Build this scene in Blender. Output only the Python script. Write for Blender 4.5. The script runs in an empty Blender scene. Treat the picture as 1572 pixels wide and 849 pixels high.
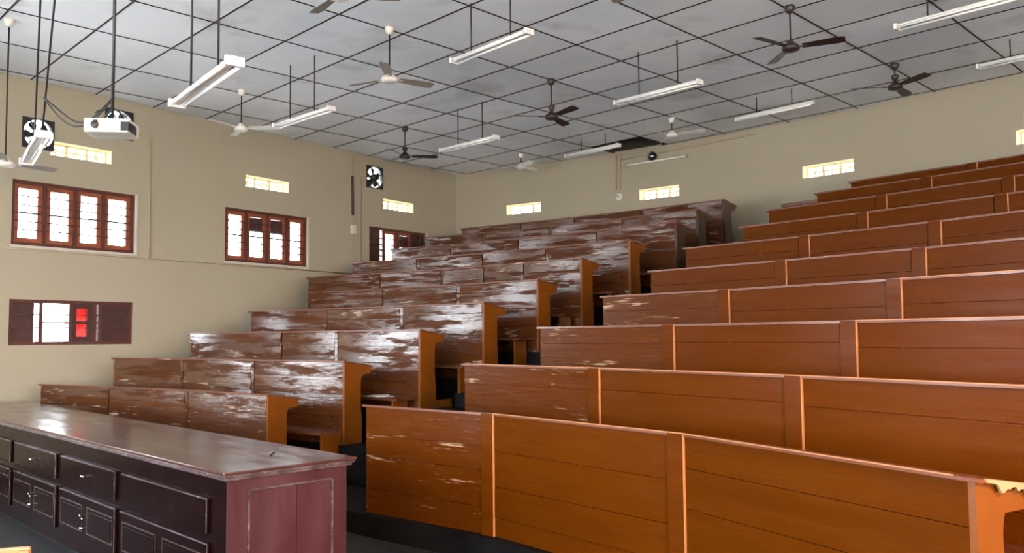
import bpy, bmesh, math, random
from math import sin, cos, pi, radians, degrees, atan2, hypot, sqrt
from mathutils import Vector, Matrix
random.seed(7)
SC = bpy.context.scene
COL = SC.collection
# ------------------------------------------------------------------ camera
ZE = 1.65                                  # eye height above the hall floor
F, CX, CY, PITCH, ROLL = 1283.506, 775.61, 439.04, 0.060559, -0.0078674
fwd = Vector((0, cos(PITCH), sin(PITCH)))
up0 = Vector((0, -sin(PITCH), cos(PITCH))); rt0 = Vector((1, 0, 0))
rt = rt0*cos(ROLL) + up0*sin(ROLL); up = -rt0*sin(ROLL) + up0*cos(ROLL)
EYE = Vector((0, 0, ZE))
cd = bpy.data.cameras.new('camera'); cam = bpy.data.objects.new('camera', cd); COL.objects.link(cam)
cam.matrix_world = Matrix(((rt.x, up.x, -fwd.x, 0), (rt.y, up.y, -fwd.y, 0), (rt.z, up.z, -fwd.z, ZE), (0, 0, 0, 1)))
cd.sensor_width = 36; cd.lens = 36*F/1572; cd.shift_x = (786-CX)/1572; cd.shift_y = (CY-424.5)/1572
cd.clip_end = 200
SC.camera = cam
# ------------------------------------------------------------------ colour management, sky
SC.view_settings.view_transform = 'Standard'; SC.view_settings.look = 'None'
SC.view_settings.gamma = 1; SC.view_settings.use_curve_mapping = False
SC.view_settings.exposure = 1.04
SC.cycles.max_bounces = 10; SC.cycles.diffuse_bounces = 6; SC.cycles.glossy_bounces = 4
SC.cycles.transparent_max_bounces = 12; SC.cycles.caustics_reflective = False; SC.cycles.caustics_refractive = False
SC.cycles.use_denoising = True; SC.cycles.sample_clamp_indirect = 8
W = bpy.data.worlds.new('overcast_sky'); SC.world = W; W.use_nodes = True
bg = W.node_tree.nodes['Background']; bg.inputs[0].default_value = (0.86, 0.93, 1.0, 1); bg.inputs[1].default_value = 12.0
# ------------------------------------------------------------------ plan of the hall (metres, eye at x=y=0)
CA, CB = -14.0971, -5.3884                 # centre the curved rows are drawn from
ROWS = [(18.2024, -0.5669), (18.9891, -0.245), (19.7951, 0.0917), (20.5936, 0.4099), (21.3972, 0.7097),
        (22.1919, 1.0229), (22.9915, 1.3124), (23.7838, 1.6061), (24.5959, 1.885), (25.4016, 2.1254)]
RW = 26.967; HC = 3.5607; ZC = ZE + HC; ZR = ZC + 0.75
GA = 0.795471
GU = Vector((sin(GA), cos(GA))); GV = Vector((-cos(GA), sin(GA)))   # ceiling grid axes
W0 = Vector((-6.52973, 11.1755)); WD = Vector((0.607086, 0.794636)); WN = Vector((0.794636, -0.607086))
def ZT(k): return ZE + ROWS[k-1][1] - 0.90
def pol(th, R): t = radians(th); return Vector((CA + R*sin(t), CB + R*cos(t)))
def ray(x, y): return fwd + rt*((x-CX)/F) - up*((y-CY)/F)
def on_plane(x, y, z):
    d = ray(x, y); t = (z-ZE)/d.z; return EYE + d*t
def on_arc(x, y, R):
    d = ray(x, y); n = hypot(d.x, d.y); dx, dy = d.x/n, d.y/n
    bq = dx*CA + dy*CB; t = bq + sqrt(bq*bq - (CA*CA+CB*CB-R*R))
    return EYE + d*(t/n)
def on_vplane(x, y, P, n):
    d = ray(x, y); t = (P.x*n.x + P.y*n.y)/(d.x*n.x + d.y*n.y); return EYE + d*t
def ang(P): return degrees(atan2(P.x-CA, P.y-CB))
def z_for(P, y):                            # height at plan point P seen on image row y
    lo, hi = -3.0, 8.0
    for _ in range(40):
        m = (lo+hi)/2; v = Vector((P.x, P.y, m)) - EYE
        if CY - F*v.dot(up)/v.dot(fwd) > y: lo = m
        else: hi = m
    return lo
# ------------------------------------------------------------------ lamps
def area(name, loc, tgt, sx, sy, power, col, portal=False):
    l = bpy.data.lights.new(name, 'AREA'); l.shape = 'RECTANGLE'; l.size = sx; l.size_y = sy
    l.energy = power; l.color = col
    if portal: l.cycles.is_portal = True
    o = bpy.data.objects.new(name, l); COL.objects.link(o); o.location = loc
    d = Vector(tgt) - Vector(loc); o.rotation_euler = d.to_track_quat('-Z', 'Y').to_euler()
    return o
RA, RB = Vector((11.95, 1.59)), Vector((2.41, -6.74))   # right wall, back to front
RD = (RB-RA).normalized(); RN = Vector((RD.y, -RD.x))
if RN.dot(Vector((0, 5))-RA) < 0: RN = -RN
FA = W0 + WD*(-6.2)
DOOR = (10.5, 12.4)
FD = (RB-FA).normalized(); FN = Vector((-FD.y, FD.x))
if FN.dot(Vector((0, 8))-FA) < 0: FN = -FN
dc = RA + RD*((DOOR[0]+DOOR[1])/2)
area('sunlit_doorway_light', (dc.x-RN.x*0.5, dc.y-RN.y*0.5, 1.5), (2.4, 4.0, 1.3), 1.8, 2.3, 760, (1.0, 0.60, 0.28))
# ------------------------------------------------------------------ materials
def newmat(n):
    m = bpy.data.materials.new(n); m.use_nodes = True; nt = m.node_tree
    return m, nt, nt.nodes['Principled BSDF']
def L(nt, a, b): nt.links.new(a, b)
def coords(nt, scale, rand=True):
    tc = nt.nodes.new('ShaderNodeTexCoord'); mp = nt.nodes.new('ShaderNodeMapping'); mp.inputs['Scale'].default_value = scale
    L(nt, tc.outputs['Object'], mp.inputs['Vector'])
    if rand:
        oi = nt.nodes.new('ShaderNodeObjectInfo'); mu = nt.nodes.new('ShaderNodeMath'); mu.operation = 'MULTIPLY'; mu.inputs[1].default_value = 60
        L(nt, oi.outputs['Random'], mu.inputs[0]); L(nt, mu.outputs[0], mp.inputs['Location'])
    return mp.outputs[0]
def noise(nt, vec, sc, det=5, rough=.6):
    n = nt.nodes.new('ShaderNodeTexNoise'); n.inputs['Scale'].default_value = sc; n.inputs['Detail'].default_value = det
    n.inputs['Roughness'].default_value = rough; L(nt, vec, n.inputs['Vector']); return n.outputs['Fac']
def ramp(nt, fac, stops):
    r = nt.nodes.new('ShaderNodeValToRGB'); L(nt, fac, r.inputs[0]); e = r.color_ramp.elements
    e[0].position, e[0].color = stops[0][0], (*stops[0][1], 1); e[1].position, e[1].color = stops[-1][0], (*stops[-1][1], 1)
    for p, c in stops[1:-1]:
        x = e.new(p); x.color = (*c, 1)
    return r.outputs[0]
def mixc(nt, fac, a, b):
    m = nt.nodes.new('ShaderNodeMix'); m.data_type = 'RGBA'
    for v, i in ((fac, 0), (a, 6), (b, 7)):
        if hasattr(v, 'links'): L(nt, v, m.inputs[i])
        else: m.inputs[i].default_value = v if i == 0 else (*v, 1)
    return m.outputs[2]
def bump(nt, b, h, st, dist=.01):
    n = nt.nodes.new('ShaderNodeBump'); n.inputs['Strength'].default_value = st; n.inputs['Distance'].default_value = dist
    L(nt, h, n.inputs['Height']); L(nt, n.outputs[0], b.inputs['Normal'])
def plain(n, col, rough=.6, metal=0, var=.12, bs=.0, spec=.5, nsc=6):
    m, nt, b = newmat(n); v = coords(nt, (1, 1, 1))
    f = noise(nt, v, nsc)
    L(nt, ramp(nt, f, [(.3, tuple(c*(1-var) for c in col)), (.7, tuple(min(1, c*(1+var)) for c in col))]), b.inputs['Base Color'])
    b.inputs['Roughness'].default_value = rough; b.inputs['Metallic'].default_value = metal
    b.inputs['Specular IOR Level'].default_value = spec
    if bs: bump(nt, b, noise(nt, v, nsc*6), bs)
    return m
def varnish(n, c1, c2, rough, wear, bst, scr=(.42, .34, .28), coat=.0, streak=9, spec=.5):
    """varnished plank: grain and stain along x, ragged worn streaks, rippled lacquer"""
    m, nt, b = newmat(n); v = coords(nt, (.55, 1.5, streak*.55))
    base = ramp(nt, noise(nt, v, 2.2, 6), [(.25, c1), (.75, c2)])
    v2 = coords(nt, (1.6, 8, 42)); fine = noise(nt, v2, 2.5, 8, .75)
    if wear > 0:
        big = noise(nt, coords(nt, (1.1, 2, 6)), 1.6, 3, .6)
        ad = nt.nodes.new('ShaderNodeMath'); ad.operation = 'MULTIPLY'; L(nt, fine, ad.inputs[0]); L(nt, big, ad.inputs[1])
        msk = ramp(nt, ad.outputs[0], [(.405-wear, (0, 0, 0)), (.43-wear, (1, 1, 1))])
        base = mixc(nt, msk, base, scr)
    L(nt, base, b.inputs['Base Color'])
    rr = ramp(nt, noise(nt, v, 3.1, 4), [(.3, (rough*.75,)*3), (.7, (min(1, rough*1.35),)*3)])
    L(nt, rr, b.inputs['Roughness'])
    if bst: bump(nt, b, noise(nt, coords(nt, (.8, 3, 8)), 3.5, 5, .65), bst, .012)
    b.inputs['Specular IOR Level'].default_value = spec
    if coat > .5:                           # lacquer that survives only in ragged patches
        ck = noise(nt, coords(nt, (.9, 2, 7)), 1.5, 9, .72)
        L(nt, ramp(nt, ck, [(.465, (0, 0, 0)), (.52, (coat,)*3)]), b.inputs['Coat Weight']); b.inputs['Coat Roughness'].default_value = .13; b.inputs['Coat IOR'].default_value = 1.85
        nb = nt.nodes.new('ShaderNodeBump'); nb.inputs['Strength'].default_value = .35; nb.inputs['Distance'].default_value = .006
        L(nt, noise(nt, coords(nt, (1.0, 3, 12)), 4, 5, .7), nb.inputs['Height']); L(nt, nb.outputs[0], b.inputs['Coat Normal'])
    else: b.inputs['Coat Weight'].default_value = coat; b.inputs['Coat Roughness'].default_value = .12
    return m
M = {}
M['plank_left'] = varnish('worn_brown_varnish', (.048, .0135, .0035), (.082, .025, .006), .34, .05, .30, coat=1.0, spec=.10)
M['plank_right'] = varnish('orange_brown_varnish', (.070, .0163, .0007), (.090, .0228, .0010), .24, .0, .10, coat=.0, spec=.05)
M['plank_right_worn'] = varnish('orange_brown_varnish_chipped', (.064, .0150, .0008), (.084, .0215, .0012), .24, .055, .25, scr=(.36, .24, .15), coat=.0, spec=.10)
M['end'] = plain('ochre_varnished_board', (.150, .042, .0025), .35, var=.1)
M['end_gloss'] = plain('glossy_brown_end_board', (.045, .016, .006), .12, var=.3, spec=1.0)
M['top'] = varnish('brown_desk_top', (.10, .030, .012), (.15, .045, .018), .3, .02, .15, coat=.2)
M['seat'] = varnish('dark_bench_seat', (.07, .024, .012), (.12, .040, .018), .28, .03, .15, coat=.2)
M['wornlitedge'] = plain('worn_lit_orange_edge', (.42, .17, .065), .5, var=.15)  # worn edges, paled further to carry the warm light from the right
M['rawwood'] = plain('torn_pale_wood', (.34, .19, .10), .8)
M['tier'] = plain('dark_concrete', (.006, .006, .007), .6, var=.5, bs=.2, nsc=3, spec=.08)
M['dark'] = plain('black_metal', (.012, .012, .013), .45)
M['darkbrown'] = plain('dark_brown_metal', (.028, .017, .014), .4)
M['rod'] = plain('black_rod', (.010, .010, .011), .6)
M['fanwhite'] = plain('white_fan_enamel', (.66, .64, .60), .35)
M['fangrey'] = plain('dusty_grey_blade', (.22, .19, .165), .5, var=.2)
M['white'] = plain('white_enamel', (.74, .74, .73), .35, var=.04)
M['tube'] = plain('unlit_tube_glass', (.78, .80, .80), .15, var=.02)
M['chrome'] = plain('chrome', (.8, .8, .8), .2, metal=1, var=.03)
M['redframe'] = plain('red_brown_window_wood', (.26, .070, .030), .35, var=.25)
M['frame'] = plain('dark_window_frame', (.085, .024, .016), .4, var=.25)
M['shutter'] = plain('dark_maroon_shutter', (.055, .018, .016), .4, var=.3)
M['iron'] = plain('iron_bar', (.05, .03, .028), .6)
M['jali'] = plain('cream_concrete_grille', (.70, .60, .36), .8)
M['reveal'] = plain('cream_reveal', (.74, .62, .36), .8)
M['conduit'] = plain('painted_conduit', (.33, .28, .205), .6)
M['ochreplastic'] = plain('cream_plastic', (.62, .61, .55), .4)
M['lip'] = plain('pale_window_lip', (.52, .49, .43), .6)
M['chair'] = plain('tan_chair_wood', (.42, .19, .08), .4, var=.15)
M['paper'] = plain('paper', (.75, .76, .78), .7, var=.05)
M['cable'] = plain('black_cable', (.012, .012, .012), .5)
M['roof'] = plain('shade_dark_void_roof', (.03, .028, .026), .9)  # dark tone stands in for the shade above the missing ceiling board
M['ground'] = plain('pale_ground', (.78, .78, .76), .9)
M['grid'] = plain('dark_ceiling_batten', (.018, .018, .022), .7)
M['chalk'] = plain('pale_scuff', (.5, .48, .5), .6)
# glass
def glass(n, tint, gl=.06):
    m, nt, b = newmat(n); nt.nodes.remove(b); o = nt.nodes['Material Output']
    t = nt.nodes.new('ShaderNodeBsdfTransparent'); t.inputs[0].default_value = (*tint, 1)
    g = nt.nodes.new('ShaderNodeBsdfGlossy'); g.inputs['Roughness'].default_value = .05
    x = nt.nodes.new('ShaderNodeMixShader'); x.inputs[0].default_value = gl
    L(nt, t.outputs[0], x.inputs[1]); L(nt, g.outputs[0], x.inputs[2]); L(nt, x.outputs[0], o.inputs[0]); return m
M['glass'] = glass('clear_glass', (.95, .97, .97)); M['redglass'] = glass('red_glass', (.42, .010, .006))
# wall plaster
def wallmat(n, c):
    m, nt, b = newmat(n); tc = nt.nodes.new('ShaderNodeTexCoord')
    f = noise(nt, tc.outputs['Object'], .35, 5, .55); f2 = noise(nt, tc.outputs['Object'], 2.6, 6, .6)
    base = ramp(nt, f, [(.3, tuple(x*.90 for x in c)), (.72, c)])
    base = mixc(nt, ramp(nt, f2, [(.6, (0, 0, 0)), (.85, (.25, .25, .25))]), base, tuple(x*.7 for x in c))
    L(nt, base, b.inputs['Base Color']); b.inputs['Roughness'].default_value = .75; b.inputs['Specular IOR Level'].default_value = .25
    bump(nt, b, noise(nt, tc.outputs['Object'], 40, 4), .08, .004); return m
M['wall'] = wallmat('cream_plaster', (.395, .350, .262))
# ceiling tile
m, nt, b = newmat('grey_white_ceiling_board'); tc = nt.nodes.new('ShaderNodeTexCoord'); geo = nt.nodes.new('ShaderNodeNewGeometry')
f = noise(nt, geo.outputs['Position'], .45, 4, .6); f2 = noise(nt, geo.outputs['Position'], 1.1, 4, .55)
base = ramp(nt, f, [(.28, (.66, .71, .78)), (.62, (.82, .86, .93))])
base = mixc(nt, ramp(nt, f2, [(.58, (0, 0, 0)), (.78, (.50, .50, .50))]), base, (.26, .25, .25))
oi = nt.nodes.new('ShaderNodeObjectInfo'); mr = nt.nodes.new('ShaderNodeMapRange'); mr.inputs[3].default_value = .88; mr.inputs[4].default_value = 1.06
L(nt, oi.outputs['Random'], mr.inputs[0]); vm = nt.nodes.new('ShaderNodeVectorMath'); vm.operation = 'SCALE'
L(nt, base, vm.inputs[0]); L(nt, mr.outputs[0], vm.inputs['Scale']); L(nt, vm.outputs[0], b.inputs['Base Color'])
b.inputs['Roughness'].default_value = .55; bump(nt, b, f2, .25, .03); M['tile'] = m
# floor
m, nt, b = newmat('dark_speckled_floor'); tc = nt.nodes.new('ShaderNodeTexCoord')
f = noise(nt, tc.outputs['Object'], 18, 8, .7); L(nt, ramp(nt, f, [(.35, (.012, .012, .014)), (.6, (.03, .031, .034)), (.75, (.12, .12, .125))]), b.inputs['Base Color'])
b.inputs['Roughness'].default_value = .5; b.inputs['Specular IOR Level'].default_value = .12; bump(nt, b, f, .2); M['floor'] = m
# maroon lab table
def maroon(n, c1, c2, rough, vs, sc2=(.4, .38, .42), w=.0, sp=.5):
    m, nt, b = newmat(n); v = coords(nt, vs, False)
    base = ramp(nt, noise(nt, v, 2, 6), [(.3, c1), (.72, c2)])
    if w:
        msk = ramp(nt, noise(nt, coords(nt, tuple(x*4 for x in vs), False), 3, 8, .75), [(.62-w, (0, 0, 0)), (.72-w, (.7, .7, .7))]); base = mixc(nt, msk, base, sc2)
    L(nt, base, b.inputs['Base Color']); L(nt, ramp(nt, noise(nt, v, 4, 4), [(.3, (rough*.7,)*3), (.7, (rough*1.3,)*3)]), b.inputs['Roughness'])
    
    if sp > .1: bump(nt, b, noise(nt, v, 3, 3), .04)
    b.inputs['Specular IOR Level'].default_value = sp
    return m
M['tabtop'] = maroon('polished_maroon_top', (.040, .014, .011), (.075, .028, .023), .16, (.5, 2.5, 2.5), w=-.02)
M['tabbody'] = maroon('shaded_maroon_front', (.005, .0015, .0018), (.009, .003, .0035), .22, (1, 2, 2), sp=.06)  # the table's maroon, darkened because this face turns away from the light
M['tabend'] = maroon('lit_maroon_end_panel', (.040, .0095, .013), (.060, .018, .023), .42, (2.5, 2.5, .5), sp=.3)  # the same maroon made lighter, with the warm light in its colour
M['tabmould'] = maroon('rubbed_maroon_moulding', (.03, .012, .013), (.075, .05, .052), .3, (2, 5, 5))
M['tabedge'] = maroon('worn_lit_maroon_edge', (.035, .016, .018), (.13, .10, .11), .25, (1, 3, 3), w=.0)  # worn edge tone, also painted as the highlight on drawers and doors
# ------------------------------------------------------------------ mesh helpers
MWORLD = {}
def put(o, mw, parent):
    COL.objects.link(o); MWORLD[o.name] = mw
    if parent is not None:
        o.parent = parent; o.matrix_parent_inverse = Matrix.Identity(4)
        o.matrix_basis = MWORLD[parent.name].inverted() @ mw
    else: o.matrix_world = mw
    return o
def thing(name, label, cat, loc, group=None, rotz=0, kind=None):
    o = bpy.data.objects.new(name, None); o.empty_display_size = .1
    if label: o['label'] = label
    if cat: o['category'] = cat
    if group: o['group'] = group
    if kind: o['kind'] = kind
    return put(o, Matrix.Translation(Vector(loc)) @ Matrix.Rotation(rotz, 4, 'Z'), None)
def tag(o, label=None, cat=None, group=None, kind=None):
    if label: o['label'] = label
    if cat: o['category'] = cat
    if group: o['group'] = group
    if kind: o['kind'] = kind
    return o
def frame2(P, d, z):                        # local x along plan direction d, local y to its left
    d = Vector((d[0], d[1])).normalized()
    return Matrix(((d.x, -d.y, 0, P[0]), (d.y, d.x, 0, P[1]), (0, 0, 1, z), (0, 0, 0, 1)))
CACHE = {}
def mesh_of(bm, name, mats, smooth=False):
    bmesh.ops.recalc_face_normals(bm, faces=bm.faces)
    me = bpy.data.meshes.new(name)
    if smooth:
        for f in bm.faces: f.smooth = True
    bm.to_mesh(me); bm.free()
    for x in (mats if isinstance(mats, (list, tuple)) else [mats]): me.materials.append(x)
    return me
def bmbox(bm, x0, x1, y0, y1, z0, z1, bev=0):
    vs = [bm.verts.new((x, y, z)) for x in (x0, x1) for y in (y0, y1) for z in (z0, z1)]
    fs = [bm.faces.new([vs[i] for i in q]) for q in ((0, 1, 3, 2), (4, 6, 7, 5), (0, 4, 5, 1), (2, 3, 7, 6), (0, 2, 6, 4), (1, 5, 7, 3))]
    if bev:
        es = list({e for f in fs for e in f.edges}); bmesh.ops.bevel(bm, geom=es, offset=bev, segments=2, affect='EDGES', profile=.6)
def box(name, mw, dims, mat, parent=None, bev=0):
    """dims = (x0,x1,y0,y1,z0,z1) in the frame mw"""
    x0, x1, y0, y1, z0, z1 = dims
    key = (round(x1-x0, 3), round(y1-y0, 3), round(z1-z0, 3), mat.name, bev)
    if key not in CACHE:
        bm = bmesh.new(); bmbox(bm, 0, x1-x0, 0, y1-y0, 0, z1-z0, bev); CACHE[key] = mesh_of(bm, name, mat)
    o = bpy.data.objects.new(name, CACHE[key])
    return put(o, mw @ Matrix.Translation((x0, y0, z0)), parent)
def bmprism(bm, prof, a0, a1, axis='x'):    # prof: list of (u, z); extruded along axis
    def P(a, u, z): return (a, u, z) if axis == 'x' else (u, a, z)
    A = [bm.verts.new(P(a0, u, z)) for u, z in prof]; B = [bm.verts.new(P(a1, u, z)) for u, z in prof]
    bm.faces.new(A); bm.faces.new(B[::-1]); n = len(prof)
    for i in range(n): bm.faces.new((A[i], A[(i+1) % n], B[(i+1) % n], B[i]))
def prism(name, mw, prof, a0, a1, mat, parent=None, axis='x'):
    bm = bmesh.new(); bmprism(bm, prof, a0, a1, axis); return put(bpy.data.objects.new(name, mesh_of(bm, name, mat)), mw, parent)
def bmlathe(bm, prof, n=24, cx=0, cy=0):    # prof: list of (r, z)
    rings = []
    for r, z in prof:
        rings.append([bm.verts.new((cx+r*cos(2*pi*i/n), cy+r*sin(2*pi*i/n), z)) for i in range(n)] if r > 1e-5 else [bm.verts.new((cx, cy, z))])
    for A, B in zip(rings, rings[1:]):
        for i in range(n):
            j = (i+1) % n
            if len(A) == 1 and len(B) == 1: continue
            if len(A) == 1: bm.faces.new((A[0], B[i], B[j]))
            elif len(B) == 1: bm.faces.new((A[i], B[0], A[j]))
            else: bm.faces.new((A[i], B[i], B[j], A[j]))
def lathe(name, mw, prof, mat, parent=None, n=24):
    bm = bmesh.new(); bmlathe(bm, prof, n); return put(bpy.data.objects.new(name, mesh_of(bm, name, mat, True)), mw, parent)
def bmtube(bm, pts, r, n=8):
    pts = [Vector(p) for p in pts]; prev = None
    for i, p in enumerate(pts):
        t = (pts[min(i+1, len(pts)-1)] - pts[max(i-1, 0)]).normalized()
        a = t.cross(Vector((0, 0, 1)));
        if a.length < .05: a = t.cross(Vector((1, 0, 0)))
        a.normalize(); b2 = t.cross(a)
        ring = [bm.verts.new(p + (a*cos(2*pi*k/n) + b2*sin(2*pi*k/n))*r) for k in range(n)]
        if prev:
            for k in range(n): bm.faces.new((prev[k], prev[(k+1) % n], ring[(k+1) % n], ring[k]))
        else: bm.faces.new(ring)
        prev = ring
    bm.faces.new(prev[::-1])
def tube(name, pts, r, mat, parent=None, n=8):
    bm = bmesh.new(); o0 = Vector(pts[0]); bmtube(bm, [Vector(p)-o0 for p in pts], r, n)
    return put(bpy.data.objects.new(name, mesh_of(bm, name, mat, True)), Matrix.Translation(o0), parent)
def mapped(name, fn, boxes, mat, parent=None, kind=None, origin=None, nseg=1):
    """boxes (s0,s1,z0,z1,d0,d1) carried to the room by fn(s,z,d)"""
    bm = bmesh.new(); o0 = Vector(origin) if origin is not None else Vector(fn(*[boxes[0][i] for i in (0, 2, 4)]))
    for s0, s1, z0, z1, d0, d1 in boxes:
        prev = None
        for k in range(nseg+1):
            s = s0 + (s1-s0)*k/nseg
            ring = [bm.verts.new(Vector(fn(s, z, d))-o0) for z, d in ((z0, d0), (z1, d0), (z1, d1), (z0, d1))]
            if prev:
                for i in range(4): bm.faces.new((prev[i], prev[(i+1) % 4], ring[(i+1) % 4], ring[i]))
            else: bm.faces.new(ring)
            prev = ring
        bm.faces.new(prev[::-1])
    o = put(bpy.data.objects.new(name, mesh_of(bm, name, mat)), Matrix.Translation(o0), parent)
    if kind: o['kind'] = kind
    return o
def wall_mesh(name, fn, s0, s1, z0, z1, holes, thick, mats, ds=None):
    """a wall of real thickness with rectangular holes (s0,s1,z0,z1); reveals are closed"""
    ss = sorted({s0, s1, *[h[0] for h in holes], *[h[1] for h in holes]}); zs = sorted({z0, z1, *[h[2] for h in holes], *[h[3] for h in holes]})
    if ds:
        ex = []
        for a_, b_ in zip(ss, ss[1:]):
            n = max(1, int(math.ceil((b_-a_)/ds))); ex += [a_+(b_-a_)*i/n for i in range(n)]
        ss = ex + [s1]
    bm = bmesh.new(); V = {}
    def v(i, j, d):
        if (i, j, d) not in V: V[(i, j, d)] = bm.verts.new(fn(ss[i], zs[j], d*thick))
        return V[(i, j, d)]
    def solid(i, j):
        if i < 0 or j < 0 or i >= len(ss)-1 or j >= len(zs)-1: return False
        sm, zm = (ss[i]+ss[i+1])/2, (zs[j]+zs[j+1])/2
        return not any(h[0] < sm < h[1] and h[2] < zm < h[3] for h in holes)
    for i in range(len(ss)-1):
        for j in range(len(zs)-1):
            if not solid(i, j): continue
            for d in (0, 1): bm.faces.new((v(i, j, d), v(i+1, j, d), v(i+1, j+1, d), v(i, j+1, d)))
            edge = 0 < i+1 < len(ss)
            for (ii, jj, q) in ((i-1, j, ((i, j), (i, j+1))), (i+1, j, ((i+1, j), (i+1, j+1))), (i, j-1, ((i, j), (i+1, j))), (i, j+1, ((i, j+1), (i+1, j+1)))):
                if not solid(ii, jj):
                    (a1, b1), (a2, b2) = q
                    f = bm.faces.new((v(a1, b1, 0), v(a2, b2, 0), v(a2, b2, 1), v(a1, b1, 1)))
                    if 0 <= ii < len(ss)-1 and 0 <= jj < len(zs)-1:
                        zc = (zs[j]+zs[j+1])/2
                        if zc > ZE+2.3 and len(mats) > 1: f.material_index = 1
    o = bpy.data.objects.new(name, mesh_of(bm, name, mats)); o['kind'] = 'structure'
    return put(o, Matrix.Identity(4), None)
# ------------------------------------------------------------------ the shell
def fl(s, z, d): P = W0 + WD*s - WN*d; return (P.x, P.y, z)              # left wall: s along, d outwards
def fb(s, z, d): P = pol(s, RW + d); return (P.x, P.y, z)                # curved back wall: s in degrees
def fr(s, z, d): P = RA + RD*s - RN*d; return (P.x, P.y, z)
def ff(s, z, d): P = FA + FD*s - FN*d; return (P.x, P.y, z)
E_ = ZE
WIN = {1: (-.10, 1.615, E_+1.285, E_+2.168), 2: (3.166, 4.865, E_+1.285, E_+2.175), 3: (6.392, 8.02, E_+1.285, E_+2.185), 4: (-.10, 1.615, E_-.065, E_+.553)}
VENT = [(.382, 1.24), (3.549, 4.45), (6.77, 7.631)]
EXH = [(1.13, 1.56), (6.31, 6.75), (.0, .42)]; EXZ = [3.19, 3.16, 2.83]
holesL = list(WIN.values()) + [(a0, a1, E_+2.575, E_+2.77) for a0, a1 in VENT]
holesL += [(-3.4, -1.7, E_+1.285, E_+2.168), (-3.4, -1.7, E_-.065, E_+.553), (-2.9, -2.05, E_+2.575, E_+2.77), (-5.9, -4.3, E_+1.0, E_+2.168)]
holesL += [(a0, a1, E_+z-(a1-a0)/2, E_+z+(a1-a0)/2) for (a0, a1), z in zip(EXH, EXZ)]
LEN_L = 8.992
wall_mesh('wall_left', fl, -6.2, LEN_L+.25, -.02, ZC+.02, holesL, .23, [M['wall'], M['reveal']])
VB = [(31.62, 33.39), (38.18, 39.94), (44.90, 46.71), (51.61, 53.4), (58.2, 60.0)]
holesB = [(a0, a1, E_+2.575, E_+2.775) for a0, a1 in VB]
wall_mesh('wall_back', fb, 28.895, 75.0, -.02, ZC+.02, holesB, .23, [M['wall'], M['reveal']], ds=1.2)
LEN_R = (RB-RA).length; LEN_F = (RB-FA).length
wall_mesh('wall_right', fr, 0, LEN_R, -.02, ZC+.02, [(1.5, 4.3, 1.6, 4.2), (5.4, 8.2, 1.2, 3.8), (DOOR[0], DOOR[1], .02, 2.6)], .23, [M['wall']])
wall_mesh('wall_front', ff, 0, LEN_F, -.02, ZC+.02, [(1.6, 4.4, .9, 3.3), (5.8, 8.6, .9, 3.3), (10.0, 12.8, .9, 3.3)], .23, [M['wall']])
wall_mesh('wall_left_void', fl, -6.2, LEN_L+.25, ZC+.021, ZR, [], .23, [M['roof']]); wall_mesh('wall_back_void', fb, 28.895, 75.0, ZC+.021, ZR, [], .23, [M['roof']], ds=1.2)
wall_mesh('wall_right_void', fr, 0, LEN_R, ZC+.021, ZR, [], .23, [M['roof']]); wall_mesh('wall_front_void', ff, 0, LEN_F, ZC+.021, ZR, [], .23, [M['roof']])
def portal(fn, h):
    c = Vector(fn((h[0]+h[1])/2, (h[2]+h[3])/2, .24)); q = Vector(fn((h[0]+h[1])/2, (h[2]+h[3])/2, -1))
    a_ = Vector(fn(h[0], 0, 0)); b_ = Vector(fn(h[1], 0, 0))
    area('window_portal', c, q, (a_-b_).length, h[3]-h[2], 1, (1, 1, 1), True)
for h in holesL[:4] + [holesL[7], holesL[8], holesL[10]]: portal(fl, h)
for h in [(1.6, 4.4, .9, 3.3), (5.8, 8.6, .9, 3.3), (10.0, 12.8, .9, 3.3)]: portal(ff, h)
for h in [(1.5, 4.3, 1.6, 4.2), (5.4, 8.2, 1.2, 3.8)]: portal(fr, h)
for a0, a1 in VB[:4]: portal(fb, (a0, a1, E_+2.575, E_+2.775))
for h in holesL[4:7]: portal(fl, h)
room = [Vector(FA), Vector(RB), Vector(RA)] + [pol(t, RW) for t in (70, 65, 60, 56, 52, 48, 44, 40, 36, 32, 28.88)]
def slab(name, pts, z0, z1, mat):
    bm = bmesh.new(); A = [bm.verts.new((p.x, p.y, z0)) for p in pts]; B = [bm.verts.new((p.x, p.y, z1)) for p in pts]
    bm.faces.new(A); bm.faces.new(B); n = len(pts)
    for i in range(n): bm.faces.new((A[i], A[(i+1) % n], B[(i+1) % n], B[i]))
    o = bpy.data.objects.new(name, mesh_of(bm, name, mat)); o['kind'] = 'structure'; return put(o, Matrix.Identity(4), None)
slab('floor', room, -.1, 0, M['floor'])
slab('roof', [p + (p-Vector((0, 7))).normalized()*.5 for p in room], ZR, ZR+.1, M['roof'])
bm = bmesh.new(); bmbox(bm, -60, 60, -60, 60, -.35, -.3)
o = put(bpy.data.objects.new('ground', mesh_of(bm, 'ground', M['ground'])), Matrix.Identity(4), None); o['kind'] = 'structure'
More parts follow.
